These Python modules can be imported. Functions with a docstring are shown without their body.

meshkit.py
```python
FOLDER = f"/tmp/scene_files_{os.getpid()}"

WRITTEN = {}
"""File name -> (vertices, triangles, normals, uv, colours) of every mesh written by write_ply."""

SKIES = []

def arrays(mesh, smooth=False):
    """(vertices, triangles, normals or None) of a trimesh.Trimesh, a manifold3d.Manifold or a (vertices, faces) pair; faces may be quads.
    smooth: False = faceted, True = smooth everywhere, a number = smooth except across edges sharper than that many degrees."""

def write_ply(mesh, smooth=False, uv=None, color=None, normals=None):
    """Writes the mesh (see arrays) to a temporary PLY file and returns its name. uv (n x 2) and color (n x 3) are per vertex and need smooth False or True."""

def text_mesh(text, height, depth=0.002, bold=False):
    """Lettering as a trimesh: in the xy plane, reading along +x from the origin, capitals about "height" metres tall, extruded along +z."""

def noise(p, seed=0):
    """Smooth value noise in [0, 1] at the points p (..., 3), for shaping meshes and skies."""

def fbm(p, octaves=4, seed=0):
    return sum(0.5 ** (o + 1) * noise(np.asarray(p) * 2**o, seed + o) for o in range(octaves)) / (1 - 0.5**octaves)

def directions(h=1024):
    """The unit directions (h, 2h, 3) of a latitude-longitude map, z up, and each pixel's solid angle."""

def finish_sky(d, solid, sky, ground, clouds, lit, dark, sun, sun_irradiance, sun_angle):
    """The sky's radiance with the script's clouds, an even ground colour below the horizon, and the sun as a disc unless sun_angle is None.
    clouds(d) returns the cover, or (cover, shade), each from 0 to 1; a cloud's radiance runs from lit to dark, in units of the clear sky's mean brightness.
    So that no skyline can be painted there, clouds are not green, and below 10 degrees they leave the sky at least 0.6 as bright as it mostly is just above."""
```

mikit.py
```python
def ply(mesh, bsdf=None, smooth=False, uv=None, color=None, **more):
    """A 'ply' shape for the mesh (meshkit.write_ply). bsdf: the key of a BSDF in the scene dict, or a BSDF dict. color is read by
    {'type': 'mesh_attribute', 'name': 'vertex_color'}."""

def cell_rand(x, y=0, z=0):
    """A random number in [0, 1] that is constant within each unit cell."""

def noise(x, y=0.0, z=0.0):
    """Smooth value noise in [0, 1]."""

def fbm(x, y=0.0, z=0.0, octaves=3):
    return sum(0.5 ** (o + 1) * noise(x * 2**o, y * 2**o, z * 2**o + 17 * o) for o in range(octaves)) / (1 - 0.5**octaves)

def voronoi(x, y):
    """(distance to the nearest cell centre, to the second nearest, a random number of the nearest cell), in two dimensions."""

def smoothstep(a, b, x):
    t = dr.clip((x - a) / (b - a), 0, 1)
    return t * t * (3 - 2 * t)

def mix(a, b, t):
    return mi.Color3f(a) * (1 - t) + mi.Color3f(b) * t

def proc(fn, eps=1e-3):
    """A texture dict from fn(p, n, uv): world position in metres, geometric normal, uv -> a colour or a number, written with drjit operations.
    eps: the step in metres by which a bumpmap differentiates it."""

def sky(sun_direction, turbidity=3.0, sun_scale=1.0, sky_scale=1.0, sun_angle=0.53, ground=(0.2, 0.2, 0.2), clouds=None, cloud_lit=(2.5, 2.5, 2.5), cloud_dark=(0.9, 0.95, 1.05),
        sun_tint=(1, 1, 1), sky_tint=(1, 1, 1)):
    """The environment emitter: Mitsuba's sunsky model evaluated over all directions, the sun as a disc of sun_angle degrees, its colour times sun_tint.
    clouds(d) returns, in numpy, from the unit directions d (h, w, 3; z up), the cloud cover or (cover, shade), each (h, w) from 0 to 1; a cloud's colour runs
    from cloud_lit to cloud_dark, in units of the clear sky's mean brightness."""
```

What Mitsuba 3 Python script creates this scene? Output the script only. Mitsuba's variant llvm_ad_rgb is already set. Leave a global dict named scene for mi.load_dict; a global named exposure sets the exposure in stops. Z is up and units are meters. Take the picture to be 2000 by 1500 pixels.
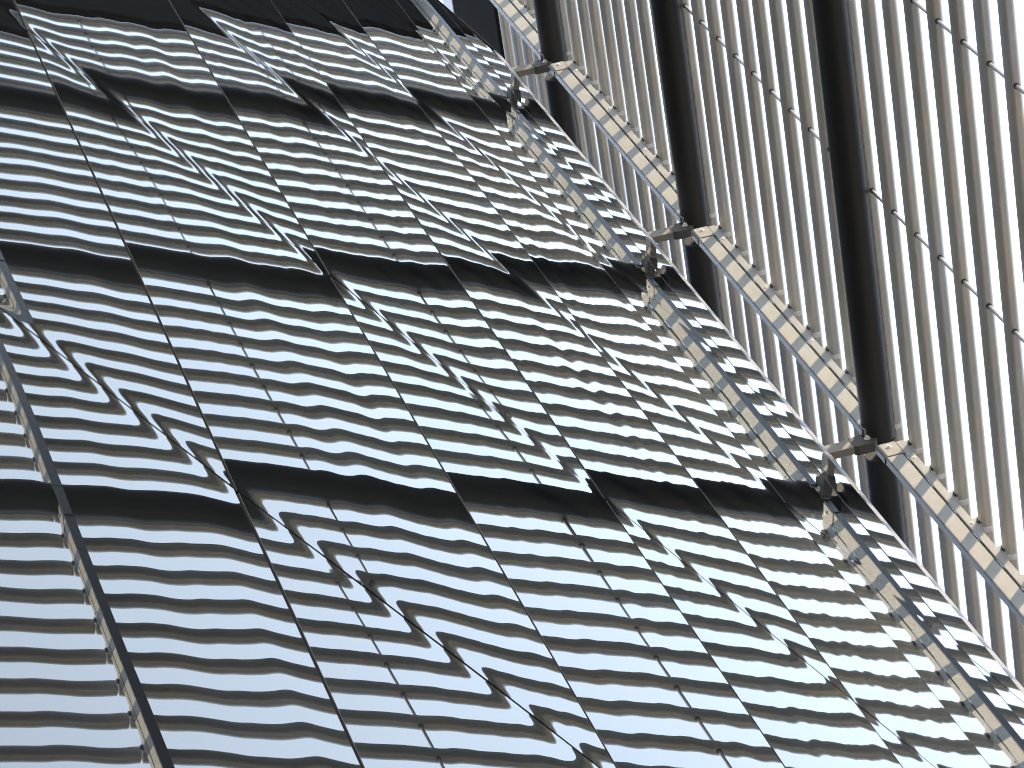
import math
import numpy as np
import trimesh
import mitsuba as mi
import drjit as dr
import mikit, meshkit
from mitsuba import ScalarTransform4f as T

# ---------------------------------------------------------------- frame of the place
# x runs along the glass wall, -y out of it, z up; z = 0 lies near the top of the glass. The tube screen stands at an angle to the wall:
# R runs along its tubes, M out of the wedge between screen and glass, C1 is the inner face of the first rail (seen from above).
R = np.array([0.79478866, 0.6068863, 0.0])
M = np.array([0.6068863, -0.79478866, 0.0])
Z = np.array([0.0, 0.0, 1.0])
C1 = np.array([0.20160622, -0.25208985, 0.0])
PITCH, FLOOR = 0.4038934, 4.038934
ZS, ZP, ZB = -5.150, 2.91637898, -21.33226547
AXIS, PIPE_M = 0.240, 0.114          # distance of tube axes and pipe axes from the rail's inner face
RAIL2 = -4.9425

# ---------------------------------------------------------------- camera, sky, exposure
eye = np.array([-12.05772488, -1.82844885, -29.86773286])
fwd = np.array([0.43911021, 0.1210576, 0.89024001])
down = np.array([0.56974078, 0.72863866, -0.38010676])
exposure = 1.0
scene, labels = {}, {}
scene['camera'] = {'type': 'perspective', 'fov': math.degrees(2 * math.atan(1000 / 7206.356)), 'fov_axis': 'x', 'near_clip': 0.1, 'far_clip': 2000.0,
                   'to_world': T().look_at(origin=eye.tolist(), target=(eye + fwd).tolist(), up=(-down).tolist())}
sun = -1.1 * R + 1.0 * M + 1.10 * Z


def veil(d):
    """A thin veil of high haze, brightest round the sun and dimming away from it as hazy skies do, with faint streaks."""
    n = meshkit.fbm(d * np.array([2.5, 5.0, 2.5]), 4, seed=3)
    c = d @ (sun / np.linalg.norm(sun))
    return 0.85 + 0.3 * (n - 0.5), 1 - np.clip((c + 0.35) / 0.62, 0, 1) ** 1.6


scene['sky'] = mikit.sky(sun.tolist(), turbidity=3.5, sun_scale=2.1, ground=(0.08, 0.08, 0.08), clouds=veil, cloud_lit=(11.8, 13.6, 16.0), cloud_dark=(0.9, 1.3, 2.2), sun_tint=(1.0, 0.98, 0.93))

# ---------------------------------------------------------------- materials
N = mikit.noise


def grey(base, spread, sx=(3.0, 3.0, 0.6)):
    def fn(p, n, uv):
        t = mikit.fbm(p.x * sx[0], p.y * sx[1], p.z * sx[2], 3) - 0.5
        f = mikit.fbm(p.x * 40, p.y * 40, p.z * 12, 2) - 0.5
        k = 1 + spread * t + 0.4 * spread * f
        return mi.Color3f(base[0] * k, base[1] * k, base[2] * k)
    return mikit.proc(fn)


def painted_caustics(base):
    """Anodised metal with mottled sunlight off the glass painted into its colour: warmer and cooler, lighter and duller patches a hand's breadth to a metre long."""
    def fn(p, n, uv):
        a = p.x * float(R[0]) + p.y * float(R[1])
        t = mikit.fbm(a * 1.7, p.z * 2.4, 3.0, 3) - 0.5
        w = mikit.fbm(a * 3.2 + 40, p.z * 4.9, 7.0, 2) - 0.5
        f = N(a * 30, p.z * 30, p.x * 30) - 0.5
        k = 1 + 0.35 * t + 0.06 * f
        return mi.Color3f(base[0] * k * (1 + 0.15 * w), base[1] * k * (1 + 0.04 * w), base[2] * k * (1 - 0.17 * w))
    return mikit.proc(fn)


def principled(color, rough, spec=0.5, metallic=0.0):
    col = color if isinstance(color, dict) else {'type': 'rgb', 'value': list(color)}
    return {'type': 'twosided', 'b': {'type': 'principled', 'base_color': col, 'roughness': rough, 'specular': spec, 'metallic': metallic}}


scene['m_glass'] = {'type': 'plastic', 'int_ior': 1.95, 'diffuse_reflectance': {'type': 'rgb', 'value': [0.006, 0.007, 0.008]},
                    'specular_reflectance': {'type': 'rgb', 'value': [0.94, 0.98, 1.0]}}
scene['m_glass_edge'] = principled((0.27, 0.25, 0.225), 0.35)
scene['m_seal'] = principled((0.012, 0.012, 0.013), 0.6)
scene['m_trim'] = principled(grey((0.26, 0.26, 0.27), 0.12), 0.35)
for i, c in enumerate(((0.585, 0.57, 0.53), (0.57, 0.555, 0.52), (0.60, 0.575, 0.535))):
    scene['m_tube_%d' % i] = principled(painted_caustics(c), 0.40, 0.5, 0.45)
scene['m_rail'] = principled(grey((0.265, 0.262, 0.24), 0.2), 0.5)
scene['m_plate'] = principled(grey((0.255, 0.255, 0.24), 0.2), 0.5)
scene['m_cover'] = principled((0.05, 0.052, 0.06), 0.32)
scene['m_rail_dark'] = principled((0.02, 0.02, 0.02), 0.6)
scene['m_pipe'] = principled(grey((0.018, 0.018, 0.018), 0.3), 0.5, 0.45)
scene['m_arm'] = principled(grey((0.21, 0.19, 0.165), 0.18), 0.5)
scene['m_steel'] = principled((0.75, 0.74, 0.7), 0.3)
scene['m_strap'] = principled((0.9, 0.9, 0.88), 0.25)
scene['m_arm_head_shaded'] = principled(grey((0.07, 0.066, 0.062), 0.18), 0.5)  # same metal as the arm, with the pipe's shadow painted into a darker colour
scene['m_spacer'] = principled((0.35, 0.35, 0.36), 0.35)
scene['m_fascia'] = principled(grey((0.022, 0.021, 0.02), 0.3), 0.9, 0.05)
scene['m_lip'] = principled((0.72, 0.76, 0.8), 0.4)
scene['m_ground'] = principled(grey((0.10, 0.096, 0.09), 0.3, (0.3, 0.3, 0.3)), 0.8)
scene['m_core'] = principled((0.05, 0.05, 0.05), 0.8)


# ---------------------------------------------------------------- helpers
counts = {}


def numbered(name):
    n = counts.get(name, 0)
    counts[name] = n + 1
    return name if n == 0 else '%s_%03d' % (name, n)


def add(name, mesh, mat, parent=None, smooth=False, at=None):
    """One entry of the scene, keyed under its parent. mesh may be a ready ply dict."""
    key = numbered(name if parent is None else parent + '__' + name)
    d = dict(mesh) if isinstance(mesh, dict) else mikit.ply(mesh, mat, smooth=smooth)
    if at is not None:
        d['to_world'] = T().translate(list(map(float, at)))
    scene[key] = d
    return key


def tag(key, label, cat, group=None, **more):
    labels[key] = {'label': label, 'category': cat, **more}
    if group:
        labels[key]['group'] = group


def world(mesh, origin=C1):
    """(r, m, z) of the screen's frame -> world; the frame is left-handed, so faces turn round."""
    v = np.asarray(mesh.vertices)
    out = trimesh.Trimesh(origin + v[:, :1] * R + v[:, 1:2] * M + v[:, 2:] * Z, np.asarray(mesh.faces)[:, ::-1], process=False)
    return out


def box(a, b, bevel=0.0):
    """A box from corner a to corner b, its edges chamfered."""
    a, b = np.minimum(a, b).astype(float), np.maximum(a, b).astype(float)
    if bevel <= 0:
        m = trimesh.creation.box(extents=b - a)
        m.apply_translation((a + b) / 2)
        return m
    c, h = (a + b) / 2, (b - a) / 2
    pts = []
    for s in np.ndindex(2, 2, 2):
        s = np.array(s) * 2 - 1
        for k in range(3):
            i = np.full(3, bevel)
            i[k] = 0
            pts.append(c + s * (h - i))
    return trimesh.convex.convex_hull(np.array(pts))


def prism(poly, r0, r1):
    """A polygon in (m, z) extruded along r from r0 to r1."""
    from shapely.geometry import Polygon
    p = Polygon(poly)
    e = trimesh.creation.extrude_polygon(p, abs(r1 - r0), engine='earcut')
    v = np.asarray(e.vertices)
    e2 = trimesh.Trimesh(np.stack([min(r0, r1) + v[:, 2], v[:, 0], v[:, 1]], 1), e.faces, process=False)
    return e2


def rod(r0, r1, radius, m, z, n=32, bevel=0.0, thick=None):
    """A round bar or, with thick, an open pipe along r."""
    prof = [(0, r0), (radius - bevel, r0), (radius, r0 + bevel), (radius, r1 - bevel), (radius - bevel, r1), (0, r1)]
    if thick:
        prof = [(radius - thick, r1), (radius - thick, r0), (radius - bevel, r0), (radius, r0 + bevel), (radius, r1 - bevel), (radius - bevel, r1), (radius - thick, r1)]
    a = np.linspace(0, 2 * np.pi, n, endpoint=False)
    v, f = [], []
    for rad, t in prof:
        v += [(t, m + rad * math.cos(x), z + rad * math.sin(x)) for x in a]
    for i in range(len(prof) - 1):
        for j in range(n):
            p, q = i * n + j, i * n + (j + 1) % n
            f += [(p, q, q + n), (p, q + n, p + n)]
    mesh = trimesh.Trimesh(np.array(v), np.array(f), process=True)
    mesh.update_faces(mesh.nondegenerate_faces())
    mesh.fix_normals()
    return mesh


def bolt(r, m, z, radius=0.018, h=0.014):
    """A washer and a hexagon head standing off a face towards -r."""
    w = rod(r - 0.005, r, radius, m, z, 20)
    x = rod(r - h, r - 0.004, radius * 0.66, m, z, 6, 0.002)
    return trimesh.util.concatenate([w, x])


# ---------------------------------------------------------------- ground
g = trimesh.Trimesh([[-400, -400, -31.5], [400, -400, -31.5], [400, 400, -31.5], [-400, 400, -31.5]], [[0, 1, 2], [0, 2, 3]], process=False)
add('ground', g, 'm_ground')
tag('ground', 'grey paved ground far below the tower', 'ground', kind='structure')

# ---------------------------------------------------------------- tower: dark core, wavy mirror-glass panels, trims
tower = 'glass_tower'
tag(tower, 'tower with a wavy mirror glass wall reflecting rows of tubes', 'building')
WL, W, GAP, DEEP = 0.724916, 1.5, 0.018, 0.024
TOP = -0.884638
xs = [0.0 - 0.05] + [-(WL + W * k) for k in range(0, 9)]
zrows = [ZB - FLOOR * 2, ZB - FLOOR, ZB] + [ZB + FLOOR * k for k in range(1, 6)]
add('core', box((-24.0, 0.06, -31.5), (-0.02, 9.0, TOP - 0.02)), 'm_core', tower)

rng = np.random.default_rng(11)


def clamp_bump(t, e, k, a, tail=0.3):
    """w(t) and its shape on [-1, 1]: a bulge whose slope grows evenly from the centre and turns back to nothing within e of the edges."""
    s = np.linspace(-1, 1, 2001)
    slope = -(a * s + (1 - a) * np.sign(s) * np.exp(-(1 - np.abs(s)) / tail)) * np.maximum(1 - np.exp(-((1 - np.abs(s)) / e) ** 1.6), k)
    w = np.concatenate([[0], np.cumsum((slope[1:] + slope[:-1]) / 2) * (s[1] - s[0])])
    return np.interp(t, s, w)


def panel(x0, x1, z0, z1, seed, calm=1.0):
    """One pane of insulating glass: bowed outwards, its edges clamped, with the roller waves of tempered glass across it."""
    w, h = x1 - x0, z1 - z0
    nx = max(8, int(w / 0.02))
    tz = np.concatenate([np.linspace(0, 0.16, 11)[:-1], np.linspace(0.16, h - 0.16, max(4, int(h / 0.045))), np.linspace(h - 0.16, h, 11)[1:]]) if h > 1 else np.linspace(0, h, 12)
    x, z = np.meshgrid(np.linspace(x0, x1, nx + 1), z0 + tz)
    rg = np.random.default_rng(seed)
    X, Y = (x - (x0 + x1) / 2) / (w / 2), (z - (z0 + z1) / 2) / (h / 2)
    sz, sx = SZ * rg.uniform(0.8, 1.25), SX * rg.uniform(0.5, 1.4)
    out = sz * h / 2 * clamp_bump(Y, EZ / (h / 2), 0.0, 0.25, 0.42 / (h / 2)) * (1 - 0.25 * X**2) * (0.75 + 0.5 * meshkit.noise(np.stack([(x - x0) * 1.6, 0 * x, 0 * x + seed * 3.1], -1), 9)) + sx * w / 2 * clamp_bump(X, EX / (w / 2), 1.0, 0.6, 0.25)
    out = out + rg.uniform(-1, 1) * 0.0012 * X * w / 2 + rg.uniform(-1, 1) * 0.0005 * Y * h / 2
    q = lambda a, b, s: meshkit.noise(np.stack([(x - x0) * a, (z - z0) * b, 0 * x + seed * 7.3], -1), s) - 0.5  # noqa: E731
    out = out + calm * (A1 * q(3.1, 0.5, 1) + A2 * q(6.5, 0.8, 2) + A3 * q(15.0, 1.4, 3) + A4 * q(1.2, 0.5, 4))
    v = np.stack([x, -out, z], -1)
    ny = v.shape[0]
    idx = np.arange(ny * (nx + 1)).reshape(ny, nx + 1)
    f = np.concatenate([np.stack([idx[:-1, :-1], idx[:-1, 1:], idx[1:, 1:]], -1).reshape(-1, 3), np.stack([idx[:-1, :-1], idx[1:, 1:], idx[1:, :-1]], -1).reshape(-1, 3)])
    front = trimesh.Trimesh(v.reshape(-1, 3), f, process=False)
    bands = [[], []]
    for line, flip in ((v[0, :], 0), (v[:, -1], 1), (v[-1, ::-1], 0), (v[::-1, 0], 1)):
        for d0, d1 in ((0.0, 0.0009), (0.0009, DEEP)):
            n = len(line)
            i = np.arange(n - 1)
            band = trimesh.Trimesh(np.vstack([line + [0, d0, 0], line + [0, d1, 0]]), np.vstack([np.stack([i, i + n, i + n + 1], 1), np.stack([i, i + n + 1, i + 1], 1)]), process=False)
            bands[0 if flip and d0 == 0 else 1].append(band)
    bands = [trimesh.util.concatenate(b) for b in bands]
    return front, bands


SZ, SX, EZ, EX = 0.0074, 0.0085, 0.055, 0.05
A1, A2, A3, A4 = 0.00078, 0.00036, 0.00006, 0.0013
seed = 100
for i in range(len(xs) - 1):
    x1, x0 = xs[i] - (GAP / 2 if i else 0.0), xs[i + 1] + GAP / 2
    rows = [(zrows[j] + GAP / 2, zrows[j + 1] - GAP / 2) for j in range(len(zrows) - 1)] + [(zrows[-1] + GAP / 2, TOP - 0.03)]
    for z0, z1 in rows:
        seed += 1
        front, bands = panel(x0, x1, z0, z1, seed, (0.5, 1.0, 0.6)[(i > 0) + (i > 5)] * float(rng.uniform(0.7, 1.2)))
        key = add('glass_panel', front, 'm_glass', tower, smooth=True)
        add('edge', bands[0], 'm_glass_edge', key)
        add('edge_tape', bands[1], 'm_seal', key)
for x in xs[1:-1]:
    add('joint_seal', box((x - GAP / 2 - 0.004, 0.016, zrows[0]), (x + GAP / 2 + 0.004, 0.05, TOP - 0.03)), 'm_seal', tower)
for z in zrows[1:]:
    add('joint_seal', box((xs[-1], 0.0165, z - GAP / 2 - 0.004), (-0.05, 0.0495, z + GAP / 2 + 0.004)), 'm_seal', tower)
add('corner_trim', box((-0.048, -0.006, zrows[0]), (0.06, 0.10, TOP - 0.005), 0.004), 'm_trim', tower)
add('top_coping', box((xs[-1], -0.012, TOP - 0.028), (0.062, 0.35, TOP), 0.004), 'm_seal', tower)
labels[tower + '__corner_trim'] = {'label': 'pale grey metal trim down the free edge of the glass'}
labels[tower + '__top_coping'] = {'label': 'black coping along the top edge of the glass'}

# ---------------------------------------------------------------- tube screen
screen = 'tube_screen'
tag(screen, 'sunshade screen of parallel round grey metal tubes with sky between them', 'sun screen')
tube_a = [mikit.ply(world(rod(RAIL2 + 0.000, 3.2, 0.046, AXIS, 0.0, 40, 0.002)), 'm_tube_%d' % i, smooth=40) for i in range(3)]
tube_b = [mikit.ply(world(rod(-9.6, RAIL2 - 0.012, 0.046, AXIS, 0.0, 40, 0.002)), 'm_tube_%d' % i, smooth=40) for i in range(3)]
KS = list(range(-16, 31))


def strap_mesh(r):
    """A bright half-ring strap round the lower, inner half of a tube at the origin, on a small bolt."""
    a = np.radians(np.linspace(115, 290, 22))
    v, f = [], []
    for x in a:
        for rad, t in ((0.047, -0.015), (0.056, -0.015), (0.056, 0.015), (0.047, 0.015)):
            v.append((r + t, AXIS + rad * math.cos(x), rad * math.sin(x)))
    for i in range(len(a) - 1):
        for j in range(4):
            p, q = i * 4 + j, i * 4 + (j + 1) % 4
            f += [(p, q, q + 4), (p, q + 4, p + 4)]
    f += [(0, 1, 2), (0, 2, 3)]
    e = (len(a) - 1) * 4
    f += [(e, e + 2, e + 1), (e, e + 3, e + 2)]
    m = trimesh.Trimesh(np.array(v), np.array(f), process=False)
    m.fix_normals()
    return m


def jaw_mesh(r):
    """A dark clamp jaw that holds the tube against the rail's plate."""
    a = np.radians(np.linspace(95, 205, 14))
    v, f = [], []
    for x in a:
        for rad, t in ((0.046, -0.006), (0.056, -0.006), (0.056, 0.006), (0.046, 0.006)):
            v.append((r + t, AXIS + rad * math.cos(x), rad * math.sin(x)))
    for i in range(len(a) - 1):
        for j in range(4):
            p, q = i * 4 + j, i * 4 + (j + 1) % 4
            f += [(p, q, q + 4), (p, q + 4, p + 4)]
    f += [(0, 1, 2), (0, 2, 3)]
    e = (len(a) - 1) * 4
    f += [(e, e + 2, e + 1), (e, e + 3, e + 2)]
    m = trimesh.Trimesh(np.array(v), np.array(f), process=False)
    m.fix_normals()
    return m


straps = [mikit.ply(world(strap_mesh(r + 0.043)), 'm_strap', smooth=30) for r in (0.0, RAIL2)]
jaws = [mikit.ply(world(jaw_mesh(r + d)), 'm_rail_dark', smooth=30) for r in (0.0, RAIL2) for d in (-0.004, 0.088)]


def bar_z(r, m, z0, z1, radius, n=12):
    c = trimesh.creation.cylinder(radius, z1 - z0, sections=n)
    c.apply_translation((r, m, (z0 + z1) / 2))
    return c


def spacer_mesh(r):
    body = bar_z(r, AXIS, -PITCH + 0.044, -0.044, 0.0115, 14)
    nut = bar_z(r, AXIS, -0.054, -0.042, 0.017, 14)
    return body, nut


sp = []
for r in (-1.627, -3.275, RAIL2 - 1.647, RAIL2 - 3.295):
    b_, n_ = spacer_mesh(r)
    sp.append((mikit.ply(world(b_), 'm_spacer', smooth=40), mikit.ply(world(n_), 'm_rail_dark', smooth=40)))
for k in KS:
    z = ZS - k * PITCH
    v = int(rng.integers(3))
    at = Z * (z + rng.uniform(-0.003, 0.003)) + M * rng.uniform(-0.003, 0.003)
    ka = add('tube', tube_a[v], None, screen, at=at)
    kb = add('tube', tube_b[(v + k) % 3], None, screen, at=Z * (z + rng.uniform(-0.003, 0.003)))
    for i in range(2):
        if i == 0:
            add('strap', straps[i], None, ka, at=at)
        add('clamp', jaws[2 * i], None, ka, at=(0, 0, z))
        add('clamp', jaws[2 * i + 1], None, ka, at=(0, 0, z))
    if k < KS[-1]:
        for b_, n_ in sp:
            s = add('spacer_rod', b_, None, screen, at=(0, 0, z))
            add('nut', n_, None, s, at=(0, 0, z))

# ---------------------------------------------------------------- support rails (vertical fins that carry the tubes)
LEVELS = {k: ZP - FLOOR * k for k in (1, 2, 3)}


def toothed_plate(r, z0, z1, t):
    """The outer plate of a rail: a strip with one saddle reaching out to every tube."""
    right, pts = [], []
    for k in KS:
        zt = ZS - k * PITCH
        if z0 + 0.1 < zt < z1 - 0.07:
            right.append(zt)
    right.sort()
    pts = [(0.124, z0), (0.174, z0)]
    for zt in right:
        pts += [(0.174, zt - 0.09), (0.198, zt - 0.06), (0.212, zt + 0.057), (0.174, zt + 0.057)]
    pts += [(0.174, z1), (0.124, z1)]
    return prism(pts, r + 0.002, r + t)


def rail(r, t, label):
    key = numbered('support_rail')
    tag(key, label, 'rail', 'rails that carry the tubes')
    cuts = [4.05] + [LEVELS[k] for k in (1, 2, 3)] + [-17.2]
    for i in range(len(cuts) - 1):
        z1 = cuts[i] - (0.315 if i else 0.0)
        z0 = cuts[i + 1] - (0.05 if i + 2 < len(cuts) else 0)
        add('web', world(box((r, 0.0, z0), (r + t, 0.106, z1), 0.003)), 'm_rail', key)
        add('toothed_plate', world(toothed_plate(r, z0 + 0.003, z1 - 0.003, 0.014)), 'm_plate', key)
        add('inner_cover', world(box((r - 0.001, -0.012, z0 + 0.002), (r + t + 0.001, -0.0005, z1 - 0.002), 0.003)), 'm_cover', key)
        add('gap_filler', world(box((r + 0.02, 0.104, z0 + 0.004), (r + t - 0.004, 0.126, z1 - 0.004))), 'm_rail_dark', key)
        zb = z1 - (0.275 if i else 3.5)
        while zb > z0 + 0.3:
            add('bolt', world(bolt(r + 0.004, 0.15, zb, 0.013, 0.012)), 'm_steel', key, smooth=30)
            zb -= 1.01
    for k in (1, 2, 3):
        zc = LEVELS[k]
        if r < -1:
            add('inner_cover', world(box((r, -0.0115, zc - 0.313), (r + t, -0.001, zc - 0.052), 0.002)), 'm_cover', key)
        s = add('splice_plate', world(box((r - 0.007, 0.004, zc - 0.50), (r - 0.001, 0.116, zc - 0.32), 0.002)), 'm_rail', key)
        add('bolt', world(bolt(r - 0.007, 0.054, zc - 0.384, 0.02, 0.016)), 'm_steel', s, smooth=30)
        add('splice_plate', world(box((r + 0.004, -0.018, zc - 0.50), (r + t - 0.004, -0.0125, zc - 0.32), 0.002)), 'm_cover', key)
    return key


rail(0.0, 0.05, 'striped sunlit metal rail with clamped tubes, beside the free edge of the glass')
rail(RAIL2, 0.075, 'metal rail seen only mirrored in the glass, at the lower left')

# ---------------------------------------------------------------- thick black pipes that run along the tubes, one to a floor
for k, where in ((1, 'topmost of the three'), (2, 'middle one of the three'), (3, 'lowest of the three')):
    key = numbered('cross_pipe')
    tag(key, 'thick black pipe running along the tubes at a bracket, ' + where, 'pipe', 'thick black pipes')
    zc = LEVELS[k]
    for r0, r1 in ((-9.6, 0.10), (0.235, 3.2)):
        add('pipe_section', world(rod(r0, r1, 0.108, PIPE_M, zc, 64, 0.006)), 'm_pipe', key, smooth=40)
    add('sleeve', world(rod(0.05, 0.28, 0.055, PIPE_M + 0.03, zc, 32)), 'm_pipe', key, smooth=40)

# ---------------------------------------------------------------- bracket arms from the pipe joints to the free edge of the glass
for k, where in ((1, 'at the top corner of the glass'), (2, 'at mid height of the glass edge'), (3, 'lowest along the glass edge')):
    key = numbered('bracket_arm')
    tag(key, 'brown grey bracket arm from rail to glass, ' + where, 'bracket', 'bracket arms along the glass edge')
    zc = LEVELS[k]
    add('arm', world(box((0.062, -0.40, zc - 0.135), (0.116, -0.085, zc - 0.015), 0.004)), 'm_arm', key)
    head = prism([(-0.10, zc - 0.137), (-0.07, zc - 0.15), (0.04, zc - 0.15), (0.07, zc - 0.10), (0.07, zc), (-0.02, zc + 0.0), (-0.10, zc - 0.012)], 0.056, 0.122)
    h = add('head_plate', world(head), 'm_arm_head_shaded', key)
    add('bolt', world(bolt(0.056, 0.012, zc - 0.075, 0.022, 0.02)), 'm_steel', h, smooth=30)
    add('bolt', world(bolt(0.056, 0.062, zc - 0.04, 0.012, 0.014)), 'm_steel', h, smooth=30)

# ---------------------------------------------------------------- dark solid band that closes the screen at the top
fb = 'fascia_panel'
tag(fb, 'tall dark solid panel with a pale cap closing off the top of the tube screen', 'panel')
add('board', world(box((-9.6, 0.25, 1.76), (3.2, 0.42, 3.70), 0.006)), 'm_fascia', fb)
add('cap', world(box((-9.6, 0.243, 3.704), (3.2, 0.44, 4.17), 0.006)), 'm_lip', fb)
labels[fb + '__cap'] = {'label': 'pale blue grey cap along its top'}
